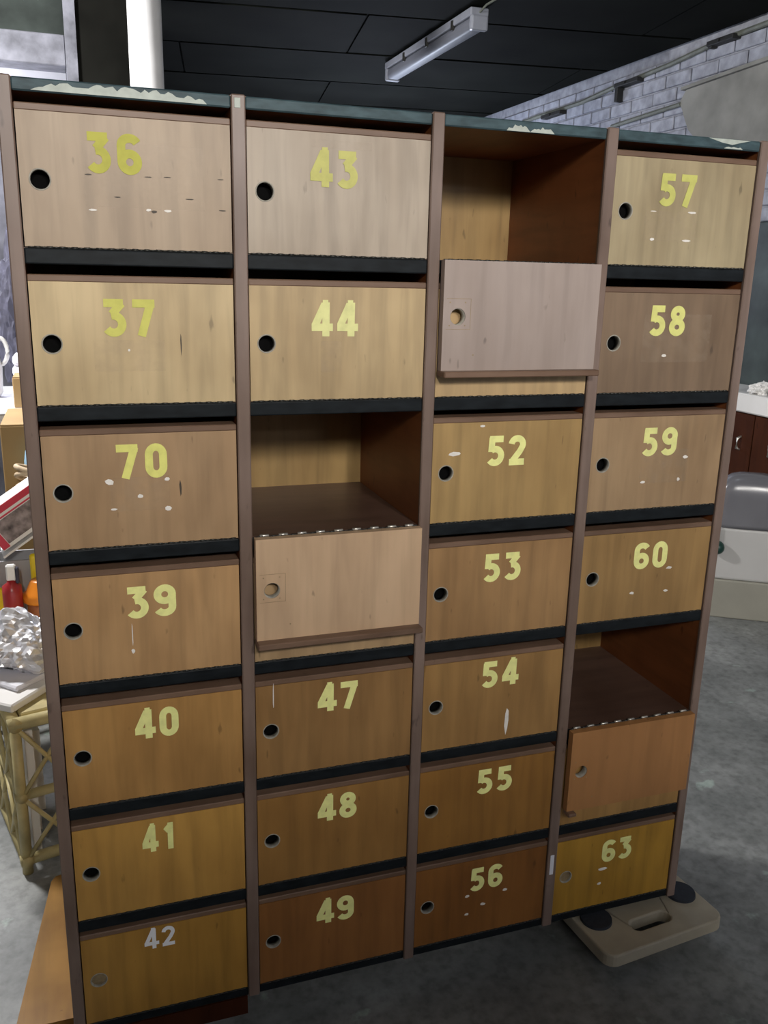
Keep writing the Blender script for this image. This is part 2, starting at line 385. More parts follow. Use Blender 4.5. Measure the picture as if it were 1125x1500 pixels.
# conduit, brackets and rod on the brick wall
o = obj('conduit', path_tube(bmesh.new(), [(3.275, 4.9, 2.545), (3.275, 4.644, 2.55), (3.275, 4.05, 2.55), (3.275, 3.68, 2.575), (3.275, 3.13, 2.597), (3.275, 2.70, 2.63), (3.275, 1.9, 2.64)], 0.014), M['cable'])
tag(o, 'dark cable conduit fixed along the top of the whitewashed brick wall', 'conduit')
def bracket(y0, y1, z, drop, lab):
    t = thing('wall_bracket', (3.27, (y0 + y1) / 2, z), lab, 'bracket')
    obj('bar', B(3.235, 3.292, y0, y1, z - 0.012, z + 0.012, bev=0.003), M['black'], t)
    if drop: obj('upright', B(3.245, 3.292, y1 - 0.03, y1, z - drop, z + 0.0, bev=0.003), M['black'], t)
    obj('bolt', tube(bmesh.new(), (3.225, (y0 + y1) / 2, z), (3.240, (y0 + y1) / 2, z), 0.008), M['black'], t)
bracket(4.26, 4.52, 2.525, 0, 'flat black iron bracket bar at the far low end of the wall conduit')
bracket(3.38, 3.62, 2.57, 0.09, 'black iron bracket with a drop leg on the brick wall')
bracket(2.58, 2.78, 2.62, 0.02, 'short chunky black bracket where conduit meets the ceiling')
o = obj('wall_rod', tube(bmesh.new(), (3.272, 3.66, 2.352), (3.272, 2.99, 2.374), 0.012), M['cable']); tag(o, 'short grey rod on the brick wall beside the beige plaster', 'rod')
o = obj('ledge_strip', prism(bmesh.new(), [(2.97, 2.436), (1.35, 2.49), (1.35, 2.512), (2.97, 2.452)], 0, 3.245, 3.275), M['plaster']); tag(o, 'thin ledge strip along the upper edge of the beige plaster', 'ledge')

# ================================================================== THE PIGEONHOLE CABINET
XL = [0.020, 0.3416, 0.6618, 0.9841]; XR = [0.3201, 0.6410, 0.9619, 1.2844]
ZS = [1.6658, 1.4598, 1.2302, 1.0020, 0.7725, 0.5419, 0.3144, 0.0900]
TH = 0.0236; DEP = 0.352; ZB = 0.070; ZT = 1.684; PF = -0.005
cab = thing('pigeonhole_cabinet', (0.652, 0.18, ZB), 'tall brown wooden cabinet of numbered pigeonhole lockers, four columns by seven rows', 'cabinet')
edges = [(0.0, 0.020), (0.3201, 0.3416), (0.6410, 0.6618), (0.9619, 0.9841), (1.2844, 1.3044)]
for i, (a, b) in enumerate(edges):
    nm = 'side_panel' if i in (0, 4) else 'divider'
    p = obj(nm, B(a + 0.0008, b - 0.0008, 0.003, DEP + 0.004, ZB, ZT), M['inside'], cab)
    obj('front_edge', B(a, b, PF, 0.004, ZB, ZT + 0.001, bev=0.0018), M['post'], p)
obj('back_panel', B(0.0, 1.3044, DEP, DEP + 0.009, ZB, ZT), M['back'], cab)
obj('top_panel', B(0.0, 1.3044, 0.004, DEP, ZT - 0.0165, ZT), M['inside'], cab)
sh_mesh = {}
for c in range(4):
    rl = obj('top_rail', B(XL[c], XR[c], -0.002, 0.006, ZS[0], ZT - 0.0005, bev=0.002), M['rail'], cab)
    for r in range(1, 8):
        z1 = ZS[r]; z0 = z1 - (TH if r < 7 else 0.019)
        s = obj('shelf', B(XL[c], XR[c], 0.004, DEP, z0 + 0.0005, z1 - 0.0003), M['shelfwood'], cab)
        obj('shelf_edging', B(XL[c], XR[c], -0.0005, 0.0045, z0, z1 - 0.001, bev=0.0022, seg=2), M['edge'], s)

# peeled paint showing pale undercoat on the rail (torn flakes with their own outline)
def flake(name, par, x0, x1, zlo, zhi, teeth, y=-0.0026, up=True):
    pts = []
    n = max(6, teeth * 2)
    for i in range(n + 1):
        f = i / n; env = math.sin(PI * min(1, max(0, f))) ** 0.35
        pts.append((x0 + (x1 - x0) * f, zlo + (zhi - zlo) * env * random.uniform(0.45, 1.0)))
    poly = [(x0, zlo)] + pts[1:-1] + [(x1, zlo)]
    bm = bmesh.new()
    lo = [bm.verts.new((p[0], y, zlo)) for p in poly]; hi = [bm.verts.new((p[0], y, max(p[1], zlo + 0.0004))) for p in poly]
    for i in range(len(poly) - 1): bm.faces.new((lo[i], lo[i + 1], hi[i + 1], hi[i]))
    return obj(name, bm, M['undercoat'], par)
rails = [o for o in cab.children if o.name.startswith('top_rail')]
flake('peeled_patch', rails[0], 0.045, 0.285, 1.6675, 1.682, 22)
flake('peeled_patch', rails[2], 0.772, 0.815, 1.6665, 1.677, 6)
flake('peeled_patch', rails[2], 0.815, 0.860, 1.6665, 1.676, 6)
flake('peeled_patch', rails[3], 1.205, 1.245, 1.6668, 1.672, 4)
pts = [(1.17, 1.6825), (1.2, 1.676), (1.222, 1.6735), (1.24, 1.678), (1.262, 1.6825)]
bm = bmesh.new(); bm.faces.new([bm.verts.new((p[0], -0.0027, p[1])) for p in pts]); obj('peeled_patch', bm, M['undercoat'], rails[3])
divs = [o for o in cab.children if o.name.startswith('divider') or o.name.startswith('side_panel')]

# ---- digits as painted strokes
def arc(cx, cy, rx, ry, a0, a1, n=12):
    return [(cx + rx * math.cos(math.radians(a0 + (a1 - a0) * i / n)), cy + ry * math.sin(math.radians(a0 + (a1 - a0) * i / n))) for i in range(n + 1)]
SIX = [arc(0.33, 0.72, 0.22, 0.19, 25, 180, 12) + [(0.11, 0.30)], arc(0.32, 0.31, 0.21, 0.21, 0, 360, 24)]
DIG = {
    '0': [arc(0.31, 0.68, 0.20, 0.225, 0, 180, 12) + arc(0.31, 0.32, 0.20, 0.225, 180, 360, 12) + [(0.51, 0.68)]],
    '1': [[(0.36, 0.0), (0.36, 1.0)], [(0.38, 0.90), (0.16, 0.70)]],
    '2': [arc(0.30, 0.70, 0.21, 0.20, 175, -20, 14) + [(0.40, 0.45), (0.12, 0.10)], [(0.02, 0.095), (0.58, 0.095)]],
    '3': [[(0.03, 0.90), (0.55, 0.90)], [(0.50, 0.90), (0.24, 0.60)], arc(0.28, 0.33, 0.225, 0.235, 105, -145, 20)],
    '4': [[(0.44, 0.0), (0.44, 1.0)], [(0.40, 0.95), (0.10, 0.32)], [(0.0, 0.27), (0.66, 0.27)], [(0.33, 0.96), (0.50, 0.96)]],
    '5': [[(0.06, 0.90), (0.56, 0.90)], [(0.16, 0.96), (0.14, 0.47)], arc(0.28, 0.33, 0.225, 0.235, 128, -145, 20)],
    '6': SIX,
    '7': [[(0.0, 0.90), (0.60, 0.90)], [(0.50, 0.92), (0.22, 0.0)]],
    '8': [arc(0.30, 0.73, 0.175, 0.17, 0, 360, 24), arc(0.30, 0.29, 0.205, 0.195, 0, 360, 24)],
    '9': [[(0.62 - x, 1 - y) for x, y in s] for s in SIX],
}
def ribbon(bm, pts, wd, T):
    pts = [Vector((p[0], p[1])) for p in pts]
    pts = [p for i, p in enumerate(pts) if i == 0 or (p - pts[i - 1]).length > 1e-4]
    n = len(pts); Ls, Rs = [], []
    closed = (pts[0] - pts[-1]).length < 0.05 and n > 10
    for i, p in enumerate(pts):
        if closed: a = pts[i - 1] if i else pts[-2]; c = pts[i + 1] if i < n - 1 else pts[1]
        else: a = pts[i - 1] if i else p; c = pts[i + 1] if i < n - 1 else p
        d = (c - a).normalized(); nn = Vector((-d.y, d.x)) * wd / 2
        Ls.append(bm.verts.new(T(p + nn))); Rs.append(bm.verts.new(T(p - nn)))
    for i in range(n - 1): bm.faces.new((Ls[i], Ls[i + 1], Rs[i + 1], Rs[i]))
def number(door, txt, cx, cz, wtot, h, mat, wd=0.2, y=-0.0007):
    bm = bmesh.new(); cw = wtot * 0.44; gap = wtot * 0.56
    for k, ch in enumerate(txt):
        for j, s in enumerate(DIG[ch]):
            ox = cx - wtot / 2 + k * gap
            sx = cw / 0.62
            sk = random.uniform(-0.01, 0.01)
            ribbon(bm, s, wd, lambda p: (ox + (p.x + sk * p.y) * sx, y - j * 0.00008 - k * 0.00003, cz - h / 2 + p.y * h))
    return obj('number', bm, mat, door, origin=(cx, y, cz))

# ---- door panel with a real lock hole
DW = 0.2965; DH = 0.1815; DT = 0.016; HX = 0.0268; HZ = 0.0915; HR = 0.0140
def door_mesh():
    bm = bmesh.new(); n = 40
    angs = sorted(set([2 * PI * k / n for k in range(n)] + [math.atan2(z - HZ, x - HX) % (2 * PI) for x in (0, DW) for z in (0, DH)]))
    def ray(a):
        dx, dz = math.cos(a), math.sin(a); ts = []
        if dx > 1e-9: ts.append((DW - HX) / dx)
        if dx < -1e-9: ts.append(-HX / dx)
        if dz > 1e-9: ts.append((DH - HZ) / dz)
        if dz < -1e-9: ts.append(-HZ / dz)
        t = min(ts); return HX + dx * t, HZ + dz * t
    R = []
    for y in (0.0, DT):
        inn = [bm.verts.new((HX + HR * math.cos(a), y, HZ + HR * math.sin(a))) for a in angs]
        ou = [bm.verts.new((ray(a)[0], y, ray(a)[1])) for a in angs]; R.append((inn, ou))
    m = len(angs)
    for i in range(m):
        j = (i + 1) % m
        f = bm.faces.new((R[0][0][i], R[0][1][i], R[0][1][j], R[0][0][j])); f.material_index = 0
        f = bm.faces.new((R[1][0][i], R[1][0][j], R[1][1][j], R[1][1][i])); f.material_index = 1
        f = bm.faces.new((R[0][0][i], R[0][0][j], R[1][0][j], R[1][0][i])); f.material_index = 1
        f = bm.faces.new((R[0][1][i], R[1][1][i], R[1][1][j], R[0][1][j])); f.material_index = 1
    bmesh.ops.recalc_face_normals(bm, faces=bm.faces)
    me = bpy.data.meshes.new('door'); bm.to_mesh(me); bm.free()
    me.materials.append(M['door']); me.materials.append(M['door_back']); return me
def local_mesh(name, bm, mat, smooth=False):
    bmesh.ops.recalc_face_normals(bm, faces=bm.faces)
    me = bpy.data.meshes.new(name); bm.to_mesh(me); bm.free(); me.materials.append(mat)
    if smooth:
        for p in me.polygons: p.use_smooth = True
    return me
D_ME = door_mesh()
LIP_ME = local_mesh('lip', B(-0.001, DW + 0.001, 0.0, DT + 0.020, DH - 0.0003, DH + 0.010, bev=0.0015), M['lip'])
# lock ring: a flanged metal sleeve lining the hole
def ring_mesh():
    bm = bmesh.new(); n = 32
    prof = [(HR + 0.0011, -0.0002), (HR + 0.0008, -0.0007), (HR - 0.0004, -0.0007), (HR - 0.0010, 0.0002), (HR - 0.0010, DT * 0.9), (HR + 0.0002, DT * 0.9)]
    rs = [[bm.verts.new((HX + r * math.cos(2 * PI * k / n), y, HZ + r * math.sin(2 * PI * k / n))) for k in range(n)] for r, y in prof]
    for A, C in zip(rs, rs[1:]):
        for k in range(n): bm.faces.new((A[k], A[(k + 1) % n], C[(k + 1) % n], C[k]))
    return local_mesh('lock_ring', bm, M['ring'], True)
RING_ME = ring_mesh()
pb = bmesh.new(); tube(pb, (HX, 0.004, HZ), (HX, 0.010, HZ), HR - 0.001, n=24); PLUG_ME = local_mesh('lock_plug', pb, M['plug'])
rb_ = bmesh.new(); tube(rb_, (HX, DT + 0.003, HZ), (HX, DT + 0.015, HZ), HR + 0.008, n=20); HOLE_SHADE_ME = local_mesh('hole_shade_disc', rb_, M['case'])  # black disc added behind the hole, in place of the dark compartment
hb = bmesh.new(); nk = 34
for k in range(nk):
    x0 = 0.004 + (DW - 0.008) * k / nk; x1 = 0.004 + (DW - 0.008) * (k + 1) / nk
    tube(hb, (x0, -0.0003, -0.0006), (x1, -0.0003, -0.0006), 0.0017 if k % 2 else 0.0012, n=8)
HINGE_ME = local_mesh('hinge', hb, M['dark_metal'], True)
kb = bmesh.new(); tube(kb, (-0.0075, 0, 0), (0.0075, 0, 0), 0.0025, n=12); KNUCKLE_ME = local_mesh('hinge_knuckle', kb, M['steel'], True)

TXT = [['36', '37', '70', '39', '40', '41', '42'], ['43', '44', '45', '46', '47', '48', '49'], ['50', '51', '52', '53', '54', '55', '56'], ['57', '58', '59', '60', '61', '62', '63']]
POS = {'36': (.151, 1.622, .075), '37': (.161, 1.391, .077), '70': (.169, 1.170, .077), '39': (.173, .934, .079), '40': (.172, .712, .073), '41': (.167, .487, .060), '42': (.159, .277, .056),
       '43': (.480, 1.620, .077), '44': (.482, 1.391, .076), '47': (.495, .716, .077), '48': (.496, .486, .077), '49': (.494, .256, .076),
       '52': (.808, 1.161, .077), '53': (.814, .938, .077), '54': (.823, .719, .077), '55': (.826, .484, .078), '56': (.821, .255, .073),
       '57': (1.118, 1.621, .077), '58': (1.125, 1.393, .078), '59': (1.136, 1.165, .078), '60': (1.143, .934, .078), '63': (1.137, .256, .075)}
T0 = (0.50, 0.325, 0.145)
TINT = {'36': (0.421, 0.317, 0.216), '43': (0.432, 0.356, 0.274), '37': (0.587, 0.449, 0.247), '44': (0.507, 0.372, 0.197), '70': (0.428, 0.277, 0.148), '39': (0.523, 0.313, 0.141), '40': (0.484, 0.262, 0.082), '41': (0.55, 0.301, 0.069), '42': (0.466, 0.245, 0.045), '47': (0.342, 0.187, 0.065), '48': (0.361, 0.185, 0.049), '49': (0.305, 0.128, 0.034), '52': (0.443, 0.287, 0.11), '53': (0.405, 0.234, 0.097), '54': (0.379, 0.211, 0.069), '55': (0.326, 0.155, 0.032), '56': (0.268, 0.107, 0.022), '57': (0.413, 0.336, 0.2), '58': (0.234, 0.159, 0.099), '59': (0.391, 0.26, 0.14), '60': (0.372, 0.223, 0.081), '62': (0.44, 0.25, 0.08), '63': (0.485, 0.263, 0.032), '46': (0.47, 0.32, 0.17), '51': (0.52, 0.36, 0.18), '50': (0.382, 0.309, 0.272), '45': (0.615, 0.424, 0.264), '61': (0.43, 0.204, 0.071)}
OPEN = {'45', '50', '61'}
DOORS = {}
for c in range(4):
    for r in range(7):
        t = TXT[c][r]; zb = ZS[r + 1] + 0.0006; x0 = XL[c] + 0.0018
        d = link('door', D_ME, cab, (x0, 0.0, zb), color=TINT.get(t, T0)); DOORS[t] = d
        if t != '61': link('lip', LIP_ME, d, (x0, 0, zb))
        link('lock_ring', RING_ME, d, (x0, 0, zb))
        link('hinge', HINGE_ME, d, (x0, 0, zb))
        if t not in OPEN: link('hole_shade_disc', HOLE_SHADE_ME, d, (x0, 0, zb))
        if t in ('42', '63'): link('lock_plug', PLUG_ME, d, (x0, 0, zb))
        if t in POS:
            cx, cz, wt = POS[t]; cz -= 0.03
            h = 0.054 if t != '42' else 0.043
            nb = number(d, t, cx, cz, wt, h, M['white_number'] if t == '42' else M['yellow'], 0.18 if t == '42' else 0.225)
            falloff_tone = {'36': (.50, .48, .08), '43': (.56, .54, .17), '57': (.58, .57, .16), '37': (.62, .60, .14), '58': (.74, .73, .24), '70': (.80, .78, .22), '59': (.84, .83, .32), '44': (.78, .77, .34)}.get(t, (.94, .93, .36))  # number colour dimmer in upper rows, brighter in lower, to offset lamp falloff
            nb.color = (falloff_tone[0], falloff_tone[1], falloff_tone[2], 1)
        if t in OPEN:
            # hanging wide open: turned right over about its bottom hinge
            for k in range(9 if t != '50' else 0):
                link('hinge_knuckle', KNUCKLE_ME, d, (x0 + 0.018 + 0.0325 * k, -0.0015, zb - 0.0016))
            d['label'] = 'door hanging open, showing its pale bare inside'
            tilt = {'45': 180, '50': 180, '61': 180}[t]
            d.rotation_euler = (math.radians(tilt), 0, 0)
            d.location.y += -0.0065; d.location.z += {'45': 0.0, '50': -0.001, '61': 0.001}[t]
            bm = bmesh.new()
            if t != '61':
                # routed outline of the old lock and its screw holes on the inside face
                for (ax, az, bx_, bz) in ((0.006, 0.062, 0.050, 0.062), (0.050, 0.062, 0.050, 0.112), (0.006, 0.112, 0.050, 0.112)):
                    box(bm, x0 + ax - 0.0003, x0 + bx_ + 0.0003, DT - 0.0002, DT + 0.0003, zb + az - 0.0003, zb + bz + 0.0003)
            for (ax, az) in ((0.012, 0.068), (0.040, 0.068), (0.012, 0.106), (0.040, 0.106), (0.058, 0.155)):
                tube(bm, (x0 + ax, DT - 0.0002, zb + az), (x0 + ax, DT + 0.0004, zb + az), 0.0013, n=8)
            obj('screw_mark', bm, M['plug'], d)
            if t == '61':
                obj('broken_lip_end', B(x0 - 0.002, x0 + 0.018, 0.006, DT + 0.012, zb + DH - 0.001, zb + DH + 0.007, bev=0.002), M['lip'], d)

# scraps of paper, staples, scratches and tape residue on the doors (measured on the door plane, x and z)
def scrap(t, x, z, wx, wz, mat='paper', n=7):
    d = DOORS[t]; bm = bmesh.new()
    vs = [bm.verts.new((x + wx / 2 * math.cos(2 * PI * k / n) * random.uniform(.75, 1.15), -0.0006, z + wz / 2 * math.sin(2 * PI * k / n) * random.uniform(.7, 1.15))) for k in range(n)]
    f = bm.faces.new(vs)
    g = bmesh.ops.extrude_face_region(bm, geom=[f]); bmesh.ops.translate(bm, verts=[v for v in g['geom'] if isinstance(v, bmesh.types.BMVert)], vec=(0, 0.0004, 0))
    obj({'paper': 'paper_scrap', 'mark': 'staple_mark'}[mat], bm, M[mat], d)
def stain(t, x0, x1, z0, z1):
    bm = bmesh.new(); bm.faces.new([bm.verts.new(p) for p in ((x0, -0.0003, z0), (x1, -0.0003, z0), (x1, -0.0003, z1), (x0, -0.0003, z1))])
    obj('tape_residue', bm, M['stain'], DOORS[t])
scrap('36', 0.1140, 1.5620, 0.0100, 0.0020, 'mark')
scrap('36', 0.1970, 1.5630, 0.0110, 0.0020, 'mark')
scrap('36', 0.2250, 1.5640, 0.0110, 0.0020, 'mark')
scrap('36', 0.3030, 1.5650, 0.0110, 0.0020, 'mark')
scrap('36', 0.1530, 1.5330, 0.0100, 0.0020, 'mark')
scrap('36', 0.2560, 1.5350, 0.0120, 0.0020, 'mark')
scrap('36', 0.3050, 1.5210, 0.0110, 0.0020, 'mark')
scrap('36', 0.1170, 1.5140, 0.0130, 0.0030, 'paper')
scrap('36', 0.1960, 1.5170, 0.0090, 0.0040, 'paper')
scrap('36', 0.2040, 1.5150, 0.0100, 0.0040, 'mark')
scrap('36', 0.2240, 1.5170, 0.0110, 0.0040, 'paper')
scrap('37', 0.1580, 1.3130, 0.0040, 0.0050, 'paper')
scrap('37', 0.2360, 1.3210, 0.0020, 0.0310, 'mark')
scrap('70', 0.1180, 1.1090, 0.0140, 0.0110, 'paper')
scrap('70', 0.2060, 1.1090, 0.0090, 0.0060, 'paper')
scrap('70', 0.1640, 1.0830, 0.0110, 0.0070, 'paper')
scrap('70', 0.1220, 1.0640, 0.0110, 0.0040, 'paper')
scrap('70', 0.2060, 1.0610, 0.0110, 0.0090, 'paper')
scrap('70', 0.2270, 1.0930, 0.0040, 0.0250, 'mark')
scrap('39', 0.1400, 0.8480, 0.0020, 0.0370, 'paper')
scrap('39', 0.1400, 0.8190, 0.0060, 0.0100, 'paper')
scrap('52', 0.7060, 1.1290, 0.0290, 0.0080, 'paper')
scrap('52', 0.7580, 1.1770, 0.0110, 0.0050, 'paper')
scrap('58', 1.1240, 1.2990, 0.0120, 0.0060, 'paper')
scrap('59', 1.1990, 1.1020, 0.0120, 0.0080, 'paper')
scrap('59', 1.1060, 1.0560, 0.0120, 0.0050, 'paper')
scrap('59', 1.1880, 1.0580, 0.0080, 0.0070, 'paper')
scrap('60', 1.1900, 0.8740, 0.0150, 0.0060, 'paper')
scrap('60', 1.1070, 0.8270, 0.0110, 0.0060, 'paper')
scrap('60', 1.1880, 0.8250, 0.0120, 0.0050, 'paper')
scrap('63', 1.1040, 0.1820, 0.0250, 0.0090, 'paper')
scrap('63', 1.0990, 0.1460, 0.0110, 0.0070, 'paper')
scrap('56', 0.7790, 0.1880, 0.0110, 0.0070, 'paper')
scrap('56', 0.8660, 0.1850, 0.0110, 0.0070, 'paper')
scrap('56', 0.8160, 0.1610, 0.0120, 0.0070, 'paper')
scrap('56', 0.7800, 0.1440, 0.0110, 0.0070, 'paper')
scrap('47', 0.3750, 0.7030, 0.0020, 0.0610, 'paper')
scrap('54', 0.8440, 0.5840, 0.0090, 0.0640, 'paper')
scrap('57', 1.0700, 1.5540, 0.0130, 0.0020, 'paper')
scrap('57', 1.1530, 1.5550, 0.0180, 0.0040, 'paper')
scrap('57', 1.0730, 1.5060, 0.0120, 0.0050, 'paper')
scrap('57', 1.1470, 1.5060, 0.0200, 0.0040, 'paper')
stain('37', 0.1070, 0.2110, 1.2810, 1.3280)
stain('57', 1.0530, 1.1650, 1.5040, 1.5550)
stain('58', 1.0740, 1.2230, 1.2870, 1.3750)
stain('59', 1.0970, 1.2060, 1.0530, 1.1190)
stain('36', 0.1080, 0.2780, 1.5190, 1.6080)
stain('44', 0.4600, 0.4950, 1.2760, 1.3260)
stain('43', 0.4420, 0.5410, 1.6200, 1.6320)
stain('70', 0.1180, 0.2100, 1.0600, 1.1150)
bm = B(0.9680, 0.9770, PF - 0.0006, PF + 0.0005, 0.2010, 0.2490, bev=0.0004); obj('worn_patch', bm, M['cloth'], divs[3])
bm = B(0.3250, 0.3340, PF - 0.0006, PF + 0.0005, 1.6660, 1.6800, bev=0.0004); obj('worn_patch', bm, M['undercoat'], divs[1])

# ================================================================== WHAT THE CABINET STANDS ON
# low varnished bench board under the left end
t = thing('low_wooden_bench', (0.12, 0.13, 0), 'low orange varnished wooden bench under the left end of the cabinet', 'bench')
def rbox2(bm, x0, x1, y0, y1, z0, z1, r, n=6):
    pts = []
    for cx, cy, a0 in ((x1 - r, y1 - r, 0), (x0 + r, y1 - r, 90), (x0 + r, y0 + r, 180), (x1 - r, y0 + r, 270)):
        for k in range(n + 1):
            a = math.radians(a0 + 90 * k / n); pts.append((cx + r * math.cos(a), cy + r * math.sin(a)))
    return prism(bm, pts, 2, z0, z1)
def board_outline(d, f=1.0):
    P = [(-0.105 + d, 0.045 + d * f), (0.337 - d, 0.045 + d * f), (0.362 - d, 0.43 - d), (0.345 - d, 0.448 - d), (-0.026 + d, 0.482 - d), (-0.042 + d, 0.478 - d), (-0.051 + d, 0.462 - d)]
    return P
obj('seat_board', prism(bmesh.new(), board_outline(0.0), 2, 0.040, ZB + 0.0005), M['tan_board'], t)
obj('base_box', prism(bmesh.new(), board_outline(0.014, -1.2), 2, 0.0, 0.041), M['mahogany'], t)

# beige dolly board with rubber pads and a hand slot under the right end
t = thing('furniture_dolly', (1.2, 0.05, 0), 'beige dolly board with round dark pads and a hand slot under the cabinet', 'dolly')
da = math.radians(5.5); dc = (1.197, 0.075, 0)
def dolly_board():
    bm = bmesh.new(); x0, x1, y0, y1, r = -0.160, 0.163, -0.185, 0.22, 0.028
    outer = []
    for cx, cy, a0 in ((x1 - r, y1 - r, 0), (x0 + r, y1 - r, 90), (x0 + r, y0 + r, 180), (x1 - r, y0 + r, 270)):
        for k in range(7): a = math.radians(a0 + 15 * k); outer.append((cx + r * math.cos(a), cy + r * math.sin(a)))
    sx, sy, hw, hr = -0.002, -0.127, 0.036, 0.0165
    inner = []
    for cx, cy, a0 in ((sx + hw, sy, 0), (sx - hw, sy, 90), (sx - hw, sy, 180), (sx + hw, sy, 270)):
        for k in range(7): a = math.radians(a0 + 15 * k); inner.append((cx + hr * math.cos(a), cy + hr * math.sin(a)))
    Z = (0.036, ZB - 0.006); R = []
    e = 0.003
    for z in Z:
        R.append(([bm.verts.new((p[0], p[1], z)) for p in inner], [bm.verts.new((p[0], p[1], z)) for p in outer]))
    n = len(outer)
    for i in range(n):
        j = (i + 1) % n
        for q in R: bm.faces.new((q[0][i], q[1][i], q[1][j], q[0][j]))
        bm.faces.new((R[0][0][i], R[0][0][j], R[1][0][j], R[1][0][i])); bm.faces.new((R[0][1][i], R[0][1][j], R[1][1][j], R[1][1][i]))
    bmesh.ops.recalc_face_normals(bm, faces=bm.faces)
    top = [ed for ed in bm.edges if all(abs(v.co.z - Z[1]) < 1e-6 for v in ed.verts) and len({f.normal.z > 0.5 for f in ed.link_faces}) == 2]
    bmesh.ops.bevel(bm, geom=top, offset=0.004, segments=2, affect='EDGES', profile=0.5)
    return xform(bm, da, dc)
obj('board', dolly_board(), M['ply'], t)
for (lx, ly) in ((-0.113, -0.078), (0.122, -0.083), (-0.113, 0.165), (0.122, 0.165)):
    bm = bmesh.new(); tube(bm, (lx, ly, ZB - 0.0065), (lx, ly, ZB + 0.0003), 0.035, 0.034, n=36); xform(bm, da, dc); obj('rubber_pad', bm, M['rubber'], t)
for (lx, ly) in ((-0.115, -0.11), (0.115, -0.11), (-0.115, 0.17), (0.115, 0.17)):
    bm = bmesh.new(); tube(bm, (lx - 0.010, ly, 0.0165), (lx + 0.010, ly, 0.0165), 0.0165, n=20); box(bm, lx - 0.014, lx + 0.014, ly - 0.012, ly + 0.012, 0.026, 0.0365); xform(bm, da, dc)
    obj('castor', bm, M['dark_metal'], t)

# ================================================================== RIGHT BACKGROUND
t = thing('sideboard', (3.14, 2.1, 0), 'white topped mahogany sideboard against the dark green wall', 'sideboard')
obj('worktop', B(2.985, 3.262, 1.60, 3.0, 0.858, 0.945, bev=0.006), M['white_plastic'], t)
obj('body', B(3.01, 3.262, 1.61, 2.95, 0.0, 0.86), M['mahogany'], t)
for k, (y0, y1) in enumerate(((1.615, 1.815), (1.82, 2.37), (2.375, 2.94))):
    d = obj('cupboard_door', B(2.995, 3.012, y0, y1, 0.06, 0.852, bev=0.003), M['mahogany'], t)
    hy = y0 + 0.07 if k else y0 + 0.07
    bm = path_tube(bmesh.new(), [(2.996, hy, 0.745), (2.975, hy, 0.738), (2.975, hy, 0.69), (2.996, hy, 0.683)], 0.006); obj('handle', bm, M['steel'], d, smooth=True)
def crumple(c, rx, ry, rz, seed, sub=4, amp=0.25, sc=2.2, floorz=None):
    from mathutils import noise
    bm = bmesh.new(); bmesh.ops.create_icosphere(bm, subdivisions=sub, radius=1.0)
    for v in bm.verts:
        p = v.co * sc + Vector((seed * 3.1, seed * 1.7, seed))
        k = 1 + amp * (noise.noise(p) + 0.6 * abs(noise.noise(p * 2.3)) + 0.35 * noise.noise(p * 5))
        v.co = Vector((v.co.x * rx * k, v.co.y * ry * k, v.co.z * rz * k)) + Vector(c)
        if floorz is not None and v.co.z < floorz: v.co.z = floorz
    return bm
for i, (yy, lab) in enumerate(((1.87, 'small white crumpled plastic wrapper on the sideboard top, next to the cabinet'), (1.72, 'white crumpled paper tissue on the sideboard top'))):
    o = obj(['plastic_wrapper', 'paper_tissue'][i], crumple((3.06, yy, 0.965), 0.05, 0.045, 0.03, 5 + i, 4, 0.5, 2.4, 0.9445), M['white_plastic']); tag(o, lab, 'litter')

# bin with smoky domed lid
bx = Vector((0.2029, -0.131, 0)).normalized(); bn = Vector((0.131, 0.2029, 0)).normalized(); bo = Vector((2.62, 1.606, 0))
brz = math.atan2(bx.y, bx.x)
t = thing('domed_bin', tuple(bo), 'cream box with a smoky grey domed lid standing on a beige plinth by the sideboard', 'bin')
def rb(x0, x1, y0, y1, z0, z1, bev, seg=2):
    return xform(B(x0, x1, y0, y1, z0, z1, bev=bev, seg=seg), brz, tuple(bo))
obj('plinth', rb(-0.02, 0.33, 0.0, 0.17, 0.0, 0.176, 0.006), M['beige'], t)
obj('body', rb(0.035, 0.325, 0.005, 0.165, 0.1755, 0.412, 0.012, 3), M['cream'], t)
def dome():
    bm = bmesh.new(); nx, ny = 26, 12; W2, D2, H = 0.145, 0.080, 0.235
    rings = []
    for i in range(15):
        a = i / 14; s = (1 - max(0, (a - 0.55) / 0.45) ** 2.6) ** 0.5 if a < 1 else 0.0
        z = H * (a if a < 0.55 else 0.55 + 0.45 * math.sin((a - 0.55) / 0.45 * PI / 2))
        s = 1.0 - 0.05 * a if a < 0.55 else (1 - 0.05 * a) * math.cos((a - 0.55) / 0.45 * PI / 2) ** 0.62
        rings.append([])
        for k in range(40):
            th = 2 * PI * k / 40; c_, s_ = math.cos(th), math.sin(th); e = 2 / 5.0
            rings[-1].append(bm.verts.new((0.18 + W2 * s * math.copysign(abs(c_) ** e, c_), 0.085 + D2 * s * math.copysign(abs(s_) ** e, s_), 0.411 + z)))
    for A, C in zip(rings, rings[1:]):
        for k in range(40): bm.faces.new((A[k], A[(k + 1) % 40], C[(k + 1) % 40], C[k]))
    bm.faces.new(rings[0][::-1])
    bmesh.ops.remove_doubles(bm, verts=bm.verts, dist=0.0005)
    return xform(bm, brz, tuple(bo))
obj('domed_lid', dome(), M['smoke'], t, smooth=True)
bm = bmesh.new(); bmesh.ops.create_uvsphere(bm, u_segments=20, v_segments=12, radius=0.03); xform(bm, 0, (0.055, -0.012, 0.325)); box(bm, 0.035, 0.06, -0.006, 0.006, 0.33, 0.415); xform(bm, brz, tuple(bo))
obj('catch', bm, M['greenk'], t, smooth=True)

